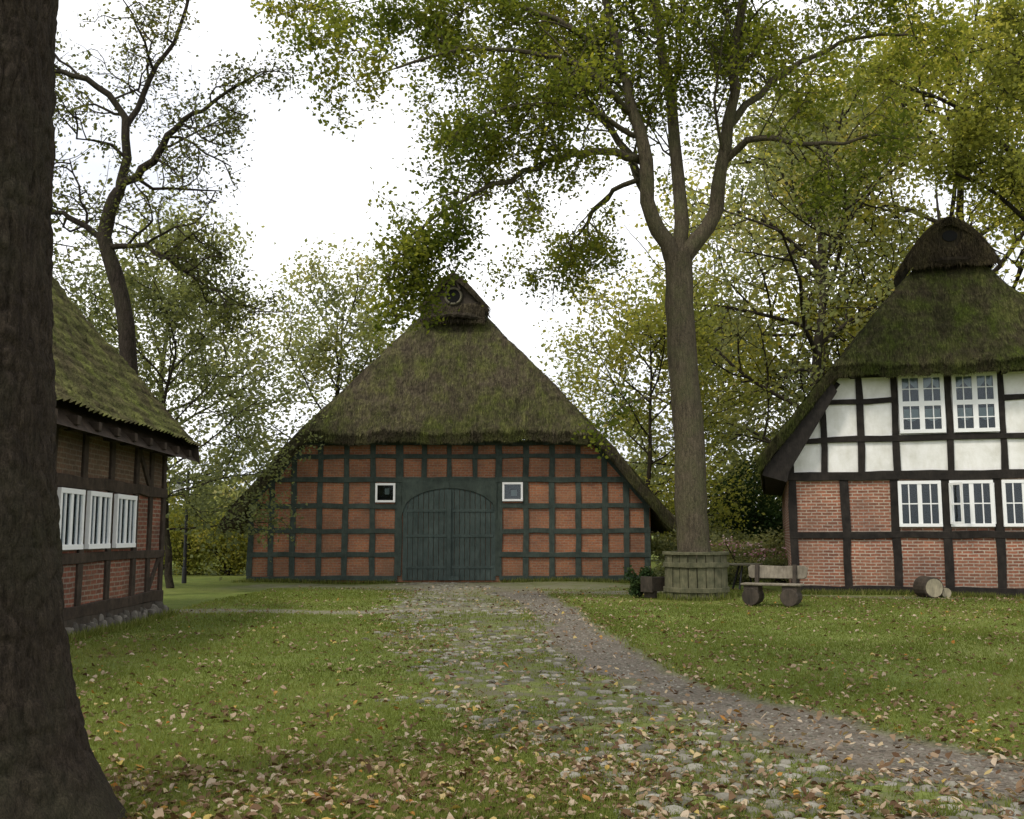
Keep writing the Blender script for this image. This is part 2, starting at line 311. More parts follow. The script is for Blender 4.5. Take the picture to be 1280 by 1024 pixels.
def grass():
    N=360000; y=6+ (rng.random(N)**1.5)*25; hw=y*.53+.6; x=rng.uniform(-1,1,N)*hw
    c,d,g=masks(x,y); pr=np.clip(1-c*(.38+.45*(vn(x,y,.6,4)>.5))-d*1.25-g*.8,0,1)*np.clip(vn(x,y,.9,8)*.8+.45,0,1)
    k=(rng.random(N)<pr)&(x>-7.2+0*y)&~((x>7.5)&(y>26.9)); x=x[k];y=y[k];N=len(x)
    z=gz(x,y); h=rng.uniform(.016,.045,N)*(.7+vn(x,y,1.5,2)*.9); w=.003+.00040*y; a=rng.uniform(0,6.28,N)
    ln=rng.normal(0,.022,(N,2)); b=np.stack([np.cos(a)*w,np.sin(a)*w],-1)
    V=np.stack([np.column_stack([x-b[:,0],y-b[:,1],z-.01]),np.column_stack([x+b[:,0],y+b[:,1],z-.01]),np.column_stack([x+ln[:,0],y+ln[:,1],z+h])],1).reshape(-1,3)
    lv=np.clip(vn(x,y,1.8,6)*.6+rng.random(N)*.45,0,1)
    T=[];L=[]
    def tuft(px,py,n,hh,s=.07):
        for _ in range(n):
            x=px+random.gauss(0,s); y=py+random.gauss(0,s); a=random.uniform(0,6.28); w=.007+.0002*py; h=hh*random.uniform(.4,1.2); zz=float(gz(x,y))-.01
            if py<8: w=.0035
            T.extend([(x-math.cos(a)*w,y-math.sin(a)*w,zz),(x+math.cos(a)*w,y+math.sin(a)*w,zz),(x+random.gauss(0,.05),y+random.gauss(0,.05),zz+h)]); L.append(random.random())
    for _ in range(420):
        x=random.uniform(-9.3,5); 
        if -4<x<-.3: continue
        tuft(x,34.85-random.random()*.15,10,.16)
    for _ in range(300): u=random.uniform(0,6.5); tuft(7.6+u*math.cos(-.244),28.15+u*math.sin(-.244)-random.random()*.2,10,.16)
    for _ in range(200): yy=random.uniform(14,21.5); tuft(-7.0-.049*(yy-21.6)+random.random()*.12-.02,yy,9,.15)
    for _ in range(90): a=random.uniform(0,6.28); tuft(4.68+math.cos(a)*.88,26.35+math.sin(a)*.88,12,.2)
    for _ in range(110): a=random.uniform(0,6.28); tuft(-3.12+math.cos(a)*.98,5.75+math.sin(a)*.98,14,.08)
    for _ in range(160): yy=random.uniform(8,25); s=random.choice((-1,1)); tuft(float(dirtx(yy))+s*(float(dirtw(yy))+.12)+random.uniform(-.1,.1),yy,7,.06)
    V=np.concatenate([V,np.array(T)]); lv=np.concatenate([lv,np.array(L)])
    mesh_np('lawn_grass',V,np.arange(len(V)).reshape(-1,3),M_grass,fattr=lv)
grass()
def litter():
    N=120000; y=5.6+(rng.random(N)**1.45)*26; x=rng.uniform(-1,1,N)*(y*.53+.6)
    c,d,g=masks(x,y)
    dens=.022+.10*vn(x,y,.9,12)**1.6*1.4+.02*vn(x,y,.3,33)
    dens+=.60*np.exp(-((y-7.2-.22*(x))/1.1)**2)*np.clip((2.0-x)/1.8,0,1)*(vn(x,y,.5,13)**1.3+.12)
    dens+=.11*np.exp(-((x-dirtx(y)-1.3)/1.0)**2)
    dens+=.12*np.exp(-((x-cobL(y))/.6)**2)
    dens+=.13*np.clip((11-y)/4,0,1)*vn(x,y,.6,19)
    dens+=.10*np.exp(-((np.abs(x-dirtx(y))-dirtw(y))/.25)**2)
    dens+=.26*np.clip((x-5)/3,0,1)*np.clip((y-14)/6,0,1)*vn(x,y,1.0,15)
    dens*=np.clip(1-.35*d,0,1)
    k=(rng.random(N)<dens)&(x>-7.0)&~((x>7.5)&(y>27.0)); x=x[k];y=y[k];N=len(x)
    s=rng.uniform(.014,.037,N)*(1+y*.008); a=rng.uniform(0,6.28,N); z=gz(x,y)+rng.uniform(.004,.028,N)
    ax=np.stack([np.cos(a),np.sin(a),rng.normal(0,.32,N)],-1)*s[:,None]; bx=np.stack([-np.sin(a),np.cos(a),rng.normal(0,.4,N)],-1)*(s*rng.uniform(.4,.75,N))[:,None]
    c0=np.column_stack([x,y,z]); up=np.array([0,0,1.])*(rng.uniform(-.1,.6,N)*s)[:,None]
    V=np.stack([c0-ax,c0-bx*.8-ax*.35+up,c0-bx+ax*.3+up,c0+ax*1.1,c0+bx+ax*.3+up,c0+bx*.8-ax*.35+up],1).reshape(-1,3)
    F=np.array([[0,1,2,3],[0,3,4,5]])[None]+(np.arange(N)*6)[:,None,None]
    mesh_np('fallen_leaves',V,F.reshape(-1,4),M_litter,fattr=np.repeat(rng.random(N),2))
litter()
# ------------------------------------------------------------ roofs
def half_hip_roof(root,hw,eave,sl,yf,zf,hs,yback,thv,mat,seed,prefix,nstraw):
    def H(x,y):
        m=eave+(hw-np.abs(x))*sl; m=m-.12*np.exp(-(np.abs(x)/.5)**2)
        h=zf+(y-yf)*hs
        k=.25; mn=np.minimum(m,h); z=mn-k*np.exp(-np.abs(m-h)/k)*.35
        return z+(vn(x,y*1.8,1.6,seed)-.5)*.20+(vn(x,y*1.8,.4,seed+1)-.5)*.11+(vn(x,y*1.8,.16,seed+2)-.5)*.05
    xs=np.linspace(-hw,hw,221); ys=np.concatenate([np.linspace(yf,yf+4.5,90),np.linspace(yf+4.8,yback,30)])
    X,Y=np.meshgrid(xs,ys); Z=H(X,Y)
    Yt=Y.copy(); Yt[0]+= (vn(xs,0*xs,.3,seed+4)-.5)*.14; Z[0]+=(vn(xs,0*xs,.5,seed+6)-.5)*.08
    top=np.stack([X,Yt,Z],-1); bot=np.stack([X*.985,np.maximum(Y,yf+.12),Z-thv*.85],-1)
    bot[0,:,2]+=.05
    ny,nx=X.shape; n=nx*ny; idx=np.arange(n).reshape(ny,nx); q=np.stack([idx[:-1,:-1],idx[:-1,1:],idx[1:,1:],idx[1:,:-1]],-1).reshape(-1,4)
    F=[q,q[:,::-1]+n]
    for e,fl in ((idx[0],1),(idx[-1],0),(idx[:,0],0),(idx[:,-1],1)):
        s=np.stack([e[:-1],e[:-1]+n,e[1:]+n,e[1:]],-1); F.append(s if fl else s[:,::-1])
    F=np.concatenate(F)
    mesh_np(prefix+'_roof',np.concatenate([top.reshape(-1,3),bot.reshape(-1,3)]),F,mat,root,smooth=False,fattr=.35+.3*vn(np.arange(len(F)),0*np.arange(len(F)),3,1))
    N=nstraw; x=rng.uniform(-hw,hw,N); y=yf+rng.random(N)**1.3*5
    e=.05; gx=(H(x+e,y)-H(x-e,y))/(2*e); gy=(H(x,y+e)-H(x,y-e))/(2*e)
    gx=np.clip(gx,-2,2); gy=np.clip(gy,-2,2)
    dn=np.stack([-gx,-gy,-(gx**2+gy**2)],-1); dn/=np.linalg.norm(dn,axis=1)[:,None]+1e-6
    nm=np.stack([-gx,-gy,np.ones(N)],-1); nm/=np.linalg.norm(nm,axis=1)[:,None]
    sd=np.cross(dn,nm); p=np.stack([x,y,H(x,y)],-1)+nm*.005
    L=rng.uniform(.08,.24,N)[:,None]; w=rng.uniform(.008,.02,N)[:,None]; tip=p+dn*L+nm*rng.uniform(.005,.035,N)[:,None]+sd*rng.normal(0,.04,N)[:,None]
    V=[np.stack([p-sd*w,p+sd*w,tip],1).reshape(-1,3)]; lv=[rng.random(N)]
    M=int(nstraw*.28); x=rng.uniform(-hw,hw,M); y=np.full(M,yf+.02); z=H(x,y)-rng.uniform(0,thv*.8,M); s=rng.uniform(.008,.016,M)
    p=np.stack([x,y,z],-1); a=np.stack([s,0*s,0*s],-1); tip=p+np.stack([rng.normal(0,.03,M),-rng.uniform(.02,.08,M),-rng.uniform(.04,.14,M)],-1)
    V.append(np.stack([p-a,p+a,tip],1).reshape(-1,3)); lv.append(rng.random(M)*.7)
    V=np.concatenate(V); mesh_np(prefix+'_thatch_straw',V,np.arange(len(V)).reshape(-1,3),mat,root,fattr=np.concatenate(lv))
    return H
def owl_hood(root,zr,y0,y1,hw,sl,rounded,mat,zwall,prefix,hole_r,wallmat):
    def prof(u):
        x=u*hw
        if rounded: z=zr-(abs(u)**1.7)*hw*sl*.95
        else: z=zr-(math.sqrt(u*u+.04)-.15)*hw*sl
        return x,z
    n=24; th=.16; us=[-1+2*i/n for i in range(n+1)]
    m=MB(); vs=[];nyy=10
    for j in range(nyy+1):
        y=y0+(y1-y0)*j/nyy
        for u in us:
            x,z=prof(u); vs.append((x,y+.25*abs(u)**1.5+random.uniform(-.03,.03),z+.1+random.uniform(-.04,.04)))
    for j in range(nyy+1):
        y=y0+(y1-y0)*j/nyy
        for u in us:
            x,z=prof(u); vs.append((x*.9,y+.06+.25*abs(u)**1.5,z+.1-th*1.5))
    k=n+1; o=k*(nyy+1); fs=[]
    for j in range(nyy):
        for i in range(n):
            fs.append((j*k+i,j*k+i+1,(j+1)*k+i+1,(j+1)*k+i)); fs.append((o+j*k+i,o+(j+1)*k+i,o+(j+1)*k+i+1,o+j*k+i+1))
    for i in range(n): fs.append((i,o+i,o+i+1,i+1))
    for j in range(nyy): fs.append((j*k,(j+1)*k,o+(j+1)*k,o+j*k)); fs.append((j*k+n,o+j*k+n,o+(j+1)*k+n,(j+1)*k+n))
    m.add(vs,fs); m.finish(prefix+'_ridge_hood',mat,root,smooth=False)
    w=MB(); yw=y0+(.22 if not rounded else .10); pts=[(-hw*.95,zwall)]+[(prof(u)[0]*.93,prof(u)[1]-.05) for u in us[1:-1]]+[(hw*.95,zwall)]
    w.extr(pts,yw,yw+.1); w.finish(prefix+'_owl_gable',wallmat,root)
    zc=(zr+zwall)/2-.02+(.12 if rounded else 0)
    d=MB(); d.extr([(math.cos(a)*hole_r,zc+math.sin(a)*hole_r*(1 if not rounded else .8)) for a in np.linspace(0,6.2,20)],yw-.03,yw+.02); d.finish(prefix+'_owl_hole',M_dark,root)
    if not rounded:
        r=MB(); r.tube([(math.cos(a)*(hole_r+.04),yw-.04,zc+math.sin(a)*(hole_r+.04)) for a in np.linspace(0,2*math.pi,25)],.045,6); 
        r.finish(prefix+'_owl_ring',M_grey,root)
    V=[];lv=[]
    def straw(x,y,z,dx,dy,dz,w_):
        V.extend([(x-w_,y,z),(x+w_,y,z+.004),(x+dx,y+dy,z+dz)]); lv.append(random.random())
    for _ in range(5200):
        u=random.uniform(-1,1); j=random.random(); x,z=prof(u); y=y0+(y1-y0)*j*.8+.25*abs(u)**1.5
        if random.random()<.4: y=y0+.25*abs(u)**1.5; z-=random.uniform(0,.25)
        sg=1 if u>0 else -1; L=random.uniform(.1,.24)
        straw(x,y,z+.12,sg*L*.7*min(1,abs(u)*2)+random.uniform(-.04,.04),-random.uniform(0,.08),.01-L*min(1,.3+abs(u)),random.uniform(.008,.015))
    for _ in range(3200):
        u=random.uniform(-.93,.93); x,zt=prof(u); z=random.uniform(zwall-.15,zt)
        if (x/(hole_r+.12))**2+((z-zc)/(hole_r+.12))**2<1 or (x/(hole_r+.1))**2+((z-.12-zc)/(hole_r+.1))**2<1: continue
        if not rounded and z>zc-hole_r: continue
        straw(x,yw-.01,z,random.gauss(0,.03),-random.uniform(.03,.09),-random.uniform(.1,.22),random.uniform(.008,.015))
    mesh_np(prefix+'_hood_straw',np.array(V),np.arange(len(V)).reshape(-1,3),mat,root,fattr=np.array(lv))
    l=MB(); N=26
    l.tube([(x,y0+.12+.25*abs(x/hw)**2,zwall+.02-(.18*(x/hw)**2 if not rounded else .10*math.cos(x/hw*1.57))+random.uniform(-.025,.025)) for x in np.linspace(-hw*.98,hw*.98,N)],[.05]+[.12+random.uniform(-.02,.02) for _ in range(N-2)]+[.05],8); l.finish(prefix+'_thatch_lip',mat,root)
def window(fr,gl,bk,x0,x1,z0,z1,cols,rows,y=0,fw=.07,mw=.035,tz=None,tw=.08,cx=None):
    fr.box(x0,x1,y-.075,y-.004,z1-fw,z1); fr.box(x0,x1,y-.083,y-.004,z0,z0+fw)
    fr.box(x0,x0+fw,y-.071,y-.006,z0+fw,z1-fw); fr.box(x1-fw,x1,y-.071,y-.006,z0+fw,z1-fw)
    for i in range(1,cols):
        xc=x0+(x1-x0)*i/cols; w=(cx or mw*1.7) if (i*2==cols) else mw; fr.box(xc-w/2,xc+w/2,y-.062,y-.02,z0+fw,z1-fw)
    for j in range(1,rows):
        zc=z0+(z1-z0)*j/rows; w=mw
        if tz is not None and j==tz: w=tw
        fr.box(x0+fw,x1-fw,y-.056-(.01 if w>mw else 0),y-.024,zc-w/2,zc+w/2)
    gl.box(x0+fw*.8,x1-fw*.8,y-.040,y-.037,z0+fw*.8,z1-fw*.8)
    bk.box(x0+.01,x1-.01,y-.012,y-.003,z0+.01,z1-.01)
# ------------------------------------------------------------ barn
barn=empty('thatched_barn',(-2.13,35,0))
HB=half_hip_roof(barn,7.6,2.1,1.17,-.7,5.05,1.72,24,.48,M_thB,21,'barn',44000)
roofB=lambda x:min(2.1+(7.6-abs(x))*1.17-.42,4.8)
w=MB(); hw=6.83
pts=[(-hw,0),(hw,0),(hw,roofB(hw)),(5.0,4.8),(-5.0,4.8),(-hw,roofB(hw))]
w.extr(pts,0,.25); w.box(-hw,-hw+.25,.25,23.5,0,2.4); w.box(hw-.25,hw,.25,23.5,0,2.4)
w.extr([(-hw,0),(hw,0),(hw,roofB(hw)),(0,9.9),(-hw,roofB(hw))],23.5,23.7)
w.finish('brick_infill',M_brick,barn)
tf=MB()
px=[-6.72,-6.05,-5.3,-4.42,-3.52,-2.62,-1.72,1.68,2.6,3.5,4.4,5.28,6.0,6.72]
for x in px: tf.beam(x+random.uniform(-.03,.03),.2,x,roofB(x)-.0,.19 if abs(x)>1.8 else .24,.05)
rails=[.12,.92,1.72,2.56,3.44,4.24]
for z in rails:
    a=hw if z<2.8 else min(hw,7.6-(z+.42-2.1)/1.17+.1)
    if z>3.2: tf.beam(-a,z,a,z+.02,.18 if z<4 else .15,.064)
    else:
        tf.beam(-a,z,-1.74,z+random.uniform(-.02,.02),.17,.062); tf.beam(1.7,z,a,z+random.uniform(-.02,.02),.17,.062)
tf.beam(-5.1,4.72,5.1,4.72,.2,.07)
for x in (-.88,0,.88): tf.beam(x,3.5,x,4.75,.17,.052)
for s in (-1,1): tf.beam(s*6.75,2.6,s*5.0,4.62,.16,.058)
for xm in range(-4,5): tf.box(xm*1.1-.09,xm*1.1+.09,-.3,.02,4.62,4.8)
def arch(x): return 2.3+.85*math.sqrt(max(0,1-(x/1.6)**2))
for s in (-1,1):
    p=[(s*1.62,2.1)]+[(s*x,arch(x)) for x in np.linspace(1.6,.0,12)]+[(0,3.4),(s*1.62,3.4)]
    tf.extr(p,-.082-.004*s,.01)
tf.finish('timber_frame',M_green,barn,bevel=.008)
dr=MB()
xsd=np.linspace(-1.58,1.58,19)
for i in range(18):
    a,b=xsd[i]+.007,xsd[i+1]-.007
    if i==8: b-=.01
    dr.extr([(a,.06),(b,.06),(b,arch(b)),(a,arch(a))],-.045-random.uniform(0,.01),-.006)
for s in (-1,1):
    for z in (.45,1.5,2.35): dr.box(min(s*.06,s*1.5),max(s*.06,s*1.5),-.066,-.04,z,z+.09)
dr.box(-.07,.07,-.11,-.04,.06,3.1)
dr.box(-.35,.35,-.1,-.06,.06,.2)
dr.finish('arched_door',M_door,barn,bevel=.005)
fr,gl,bk=MB(),MB(),MB()
window(fr,gl,bk,-2.52,-1.84,2.68,3.33,1,1,y=-.03,fw=.07); window(fr,gl,bk,1.80,2.50,2.72,3.36,1,1,y=-.03,fw=.07)
fr.finish('window_frames',M_paint,barn); gl.finish('window_glass',M_glass,barn); bk.finish('window_backing',M_dark,barn)
cu=MB(); cu.box(-2.2,-2.05,-.047,-.044,2.95,3.15); cu.box(2.1,2.3,-.047,-.044,2.9,3.1); cu.finish('window_paper',M_curt,barn)
owl_hood(barn,10.95,1.2,3.4,1.22,1.12,False,M_ridge,9.45,'barn',.25,M_log)
fn=MB()
fn.tube([(-.3,1.3,10.4),(.22,1.25,11.35)],[.045,.03],5); fn.tube([(.25,1.3,10.4),(-.2,1.25,11.3)],[.045,.03],5)
fn.finish('gable_finial',M_log,barn)
# ------------------------------------------------------------ right house
TH=math.radians(-14); H0=4.65
hr=empty('half_timbered_house',(7.63+H0*math.cos(TH),28.3+H0*math.sin(TH),0),TH)
RW=5.45; RE=3.62; RS=1.24
half_hip_roof(hr,RW,RE,RS,-.62,6.15,1.5,15,.42,M_thR,44,'house',34000)
roofR=lambda x:min(RE+(RW-abs(x))*RS-.38,6.02)
w=MB()
w.box(-H0,H0,0,.25,0,3.15); w.box(-H0,-H0+.25,.25,14.5,0,3.15); w.box(H0-.25,H0,.25,14.5,0,3.15)
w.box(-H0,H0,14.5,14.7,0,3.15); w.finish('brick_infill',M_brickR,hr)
w=MB(); a6=RW-(6.02+.38-RE)/RS
w.extr([(-H0,3.15),(H0,3.15),(H0,roofR(H0)),(a6,6.02),(-a6,6.02),(-H0,roofR(H0))],0,.2)
w.extr([(-H0,3.15),(H0,3.15),(H0,roofR(H0)),(0,9.5),(-H0,roofR(H0))],14.5,14.7)
w.finish('plaster_panels',M_white,hr)
tf=MB(); low=[-4.55,-3.18,-1.9,-.63,.645,1.95,3.2,4.55]; upp=[-4.55,-3.68,-2.71,-1.8,-.44,.87,1.8,2.7,3.7,4.55]
for x in low: tf.beam(x,.2,x,3.1,.21,.05)
for x in upp: tf.beam(x,3.2,x,roofR(x),.17,.05)
tf.beam(-H0-.02,.12,H0+.02,.1,.22,.062); tf.beam(-H0,1.58,H0,1.6,.19,.062)
tf.beam(-H0-.05,3.17,H0+.05,3.2,.24,.075)
tf.beam(-H0,4.16,H0,4.2,.16,.062); tf.beam(-3.9,5.2,-1.8,5.22,.15,.062); tf.beam(.9,5.2,3.9,5.22,.15,.062)
tf.beam(-3.3,5.99,3.3,5.99,.2,.07)
for s in (-1,1):
    tf.beam(s*4.62,4.0,s*3.25,5.75,.15,.058)
    tf.extr([(s*5.35,3.2),(s*4.7,3.0),(s*4.62,3.3),(s*3.3,5.45),(s*3.45,5.7),(s*5.25,3.5)],-.5,-.44)
    tf.extr([(s*4.66,3.15),(s*5.3,3.22),(s*5.2,3.32),(s*4.66,3.5)],-.44,14)
for i in range(-3,4): tf.box(i*.95-.08,i*.95+.08,-.32,.02,5.84,6.0)
tf.finish('timber_frame',M_black,hr,bevel=.008)
fr,gl,bk=MB(),MB(),MB(); cu=MB()
for (a,b) in ((-1.70,-.54),(-.34,.78)):
    window(fr,gl,bk,a,b,4.30,5.90,4,4,y=-.03,fw=.1,mw=.025,tz=2,tw=.13,cx=.13)
    m_=(a+b)/2
    for q,e in ((a+.12,m_-.08),(m_+.08,b-.12)):
        n=10
        cu.extr([(q,4.95)]+[(q+(e-q)*i/n,4.72-.1*abs(math.sin(math.pi*i/n))) for i in range(n+1)]+[(e,4.95)],-.056,-.052)
        cu.extr([(q,5.8)]+[(q,5.45),(q+.09,5.55),((q+e)/2,5.66),(e-.09,5.55),(e,5.45),(e,5.8)],-.056,-.052)
for (a,b) in ((-1.82,-.74),(-.53,.54),(.75,1.82),(2.05,3.1)):
    window(fr,gl,bk,a,b,1.80,3.02,4,2,y=-.03,fw=.085,mw=.03,cx=.11)
for (xx,ang) in ((-.53,-60),(.54,62)):
    lf=MB(); W_=.5
    lf.box(0,W_,-.03,0,0,.06); lf.box(0,W_,-.03,0,1.02,1.08); lf.box(0,.06,-.028,-.002,.06,1.02); lf.box(W_-.06,W_,-.028,-.002,.06,1.02); lf.box(.06,W_-.06,-.025,-.005,.5,.54)
    lf.finish('open_casement',M_paint,hr,loc=(xx,-.11,1.87),rot=(0,0,math.radians(ang if xx<0 else 180-ang)))
fr.finish('window_frames',M_paint,hr); gl.finish('window_glass',M_glass,hr); bk.finish('window_backing',M_dark,hr); cu.finish('lace_curtains',M_curt,hr)
owl_hood(hr,10.42,.95,3.4,1.25,1.0,True,M_ridgeR,9.35,'house',.2,M_ridgeR)
fn=MB(); fn.tube([(-.1,1.9,10.2),(-.16,1.9,11.6)],[.06,.025],6); fn.finish('roof_finial',M_log,hr)
# ------------------------------------------------------------ left house
hl=empty('brick_cottage',(-7.32,21.6,0),math.radians(92.8))
L0=-13.0
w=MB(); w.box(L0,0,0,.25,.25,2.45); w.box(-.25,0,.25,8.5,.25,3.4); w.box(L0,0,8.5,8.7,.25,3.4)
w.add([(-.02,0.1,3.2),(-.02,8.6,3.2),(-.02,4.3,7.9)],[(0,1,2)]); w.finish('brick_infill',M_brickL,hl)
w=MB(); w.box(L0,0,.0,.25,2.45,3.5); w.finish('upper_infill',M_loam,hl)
tf=MB()
for x in [-.11,-1.0,-1.95,-3.35,-4.68,-6.0,-7.3,-8.6,-9.9]: tf.beam(x,.4,x,3.45,.2,.05)
for z,wd in ((.36,.2),(1.22,.16),(2.45,.2),(3.35,.2)): tf.beam(L0,z,0.02,z,wd,.064)
tf.beam(-1.05,2.5,-1.9,3.3,.14,.04); tf.beam(-.95,.45,-.2,1.2,.14,.04)
for i in range(14): tf.box(-i*.9-.2,-i*.9-.06,-.55,.05,3.22,3.36)
tf.finish('timber_frame',M_brown,hl,bevel=.008)
fr,gl,bk=MB(),MB(),MB()
for a,b in ((-5.82,-4.80),(-4.55,-3.5),(-3.2,-2.1),(-7.2,-6.15)): window(fr,gl,bk,a,b,1.36,2.32,4,1,y=-.03,fw=.08,mw=.03,cx=.1)
fr.finish('window_frames',M_paint,hl); gl.finish('window_glass',M_glass,hl); bk.finish('window_backing',M_dark,hl)
st=np.array([(x+random.uniform(-.05,.05),random.uniform(-.16,.02),random.uniform(-.02,.1)) for x in np.arange(L0,.1,.11) for _ in range(2)])
M_found=lv_mat('foundation_stone',[(0,(.05,.045,.036)),(.5,(.10,.09,.075)),(1,(.17,.155,.13))])
scatter_domes('foundation_stones',st,.095,.14,.05,M_found,hl)
fb=MB(); fb.box(L0,.02,-.06,.3,0,.26); fb.finish('foundation',M_log,hl)
def tiles():
    xs=np.arange(L0-.3,.52,.037); ss=np.arange(0,6.9,.055); X,Sg=np.meshgrid(xs,ss)
    ph=np.mod(Sg,.33)/.33
    hgt=.028*np.sin(X/.21*2*np.pi)+.035*(1-ph)+ (vn(X,Sg,.5,3)-.5)*.07+(vn(X,Sg,.09,7)-.5)*.045+(vn(X,Sg,2.5,8)-.5)*.12
    ang=math.atan(1.17)
    y=-.58+Sg*math.cos(ang)-hgt*math.sin(ang); z=3.22+Sg*math.sin(ang)+hgt*math.cos(ang)+.25*np.exp(-Sg/1.0)
    ny,nx=X.shape; idx=np.arange(nx*ny).reshape(ny,nx); q=np.stack([idx[:-1,:-1],idx[:-1,1:],idx[1:,1:],idx[1:,:-1]],-1).reshape(-1,4)
    fc=(vn(X,Sg,.3,11)*.6+(1-ph)*.3)[:-1,:-1].ravel()
    mesh_np('tiled_roof',np.stack([X,y,z],-1).reshape(-1,3),q,M_tile,hl,smooth=False,fattr=fc)
    yb=8.78-(y+.58); mesh_np('tiled_roof_back',np.stack([X,yb,z],-1).reshape(-1,3),q[:,::-1],M_tile,hl,fattr=fc)
tiles()
u=MB(); 
u.add([(L0-.3,-.55,3.15),(.5,-.55,3.15),(.5,4.1,8.45),(L0-.3,4.1,8.45)],[(0,3,2,1)])
u.add([(L0-.3,8.75,3.15),(.5,8.75,3.15),(.5,4.1,8.45),(L0-.3,4.1,8.45)],[(0,1,2,3)])
u.add([(.5,-.6,3.1),(.5,-.55,3.5),(.5,4.1,8.6),(.5,4.1,8.2),(.45,-.6,3.1),(.45,-.55,3.5),(.45,4.1,8.6),(.45,4.1,8.2)],[(0,1,2,3),(4,7,6,5),(0,4,5,1),(0,3,7,4)])
u.finish('eave_boards',M_brown,hl)
# ------------------------------------------------------------ trees
class Tree:
    def __init__(s,seed): s.V=[];s.F=[];s.n=0;s.tips=[];s.r=random.Random(seed)
    def tube(s,pts,rad):
        k=12 if rad[0]>.2 else (8 if rad[0]>.07 else 4)
        P=np.array([tuple(p) for p in pts]); D=np.gradient(P,axis=0); D/=np.linalg.norm(D,axis=1)[:,None]+1e-9
        ref=np.array([.3,1,.1]) if abs(D[0,1])<.8 else np.array([1,.2,.1])
        U=np.cross(D,ref); U/=np.linalg.norm(U,axis=1)[:,None]; Wv=np.cross(D,U)
        a=np.arange(k)/k*2*np.pi; R=np.array(rad)[:,None,None]
        V=P[:,None]+(U[:,None]*np.cos(a)[None,:,None]+Wv[:,None]*np.sin(a)[None,:,None])*R
        n=len(P); idx=np.arange(n*k).reshape(n,k)+s.n
        s.F.append(np.stack([idx[:-1],np.roll(idx[:-1],-1,1),np.roll(idx[1:],-1,1),idx[1:]],-1).reshape(-1,4)); s.V.append(V.reshape(-1,3)); s.n+=n*k
    def limb(s,pts,r0,r1,sub=4,wob=.08):
        pts=[Vector(p) for p in pts]; o=[]
        for i in range(len(pts)-1):
            p0=pts[max(i-1,0)];p1=pts[i];p2=pts[i+1];p3=pts[min(i+2,len(pts)-1)]
            for j in range(sub):
                t=j/sub; q=.5*((2*p1)+(p2-p0)*t+(2*p0-5*p1+4*p2-p3)*t*t+(3*p1-p0-3*p2+p3)*t**3)
                o.append(q+Vector([s.r.uniform(-wob,wob) for _ in range(3)])*(1 if i+j>0 else 0))
        o.append(pts[-1]); n=len(o); s.tube(o,[(r0+(r1-r0)*(i/(n-1)))*s.r.uniform(.96,1.05) for i in range(n)]); return o
    def grow(s,p,d,L,r,kids,trop=.05,wob=.22,spread=(35,70)):
        n=5; pts=[p]; d=d.normalized()
        for i in range(n):
            d=(d+Vector([s.r.gauss(0,wob) for _ in range(3)])+Vector((0,0,trop))).normalized(); p=p+d*(L/n); pts.append(p)
        s.tube(pts,[max(r*(1-.12*i),.006) for i in range(n+1)])
        if not kids: s.tips.append(pts); return
        for c in range(kids[0]):
            t=.25+.75*(c+s.r.random())/kids[0]; i=min(int(t*n),n-1); q=pts[i].lerp(pts[i+1],t*n-i)
            s.grow(q,s.kick(d,spread),L*s.r.uniform(.45,.7),r*.5,kids[1:],trop,wob,spread)
        if len(kids)==1: s.tips.append(pts[2:])
    def kick(s,d,spread):
        ax=d.orthogonal().normalized(); ax.rotate(Matrix.Rotation(s.r.uniform(0,6.28),3,d)); v=d.copy(); v.rotate(Matrix.Rotation(math.radians(s.r.uniform(*spread)),3,ax)); return v
    def along(s,pts,num,L,r,kids,t0=.25,trop=.05,wob=.2,spread=(35,70)):
        n=len(pts)-1
        for c in range(num):
            t=t0+(1-t0)*(c+s.r.random())/num; i=min(int(t*n),n-1); q=pts[i].lerp(pts[i+1],t*n-i); d=(pts[i+1]-pts[i]).normalized()
            s.grow(q,s.kick(d,spread),L*(1.15-.5*t)*s.r.uniform(.75,1.2),r*(1.2-.6*t),kids,trop,wob,spread)
        s.grow(pts[-1],(pts[-1]-pts[-2]).normalized(),L*.6,r*.6,kids[1:] if len(kids)>1 else kids,trop,wob,spread)
    def finish(s,name,base,bark,lmat,per,size,sig,bias=0,flt=None):
        root=empty(name,base); off=tuple(-b for b in base)
        mesh_np('trunk_and_limbs',np.concatenate(s.V),np.concatenate(s.F),bark,root,smooth=True,loc=off)
        Pn=[];lv=[]
        for tp in s.tips:
            a=np.array([tuple(q) for q in tp]); m=max(2,int(per*s.r.uniform(.3,1.6))); t=rng.random(m)*(len(a)-1); i=np.minimum(t.astype(int),len(a)-2); f=(t-i)[:,None]
            Pn.append(a[i]*(1-f)+a[i+1]*f+rng.normal(0,sig,(m,3))); lv.append(s.r.random()*.35+rng.random(m)*.22+bias)
        Pn=np.concatenate(Pn); lv=np.concatenate(lv); zz=Pn[:,2]
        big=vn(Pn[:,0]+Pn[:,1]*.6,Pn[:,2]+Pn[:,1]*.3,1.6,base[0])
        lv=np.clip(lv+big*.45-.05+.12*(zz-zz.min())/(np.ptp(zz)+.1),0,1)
        if flt is not None: k=flt(Pn); Pn=Pn[k]; lv=lv[k]
        leaves('foliage',Pn,size,lmat,root,lv,off); return root
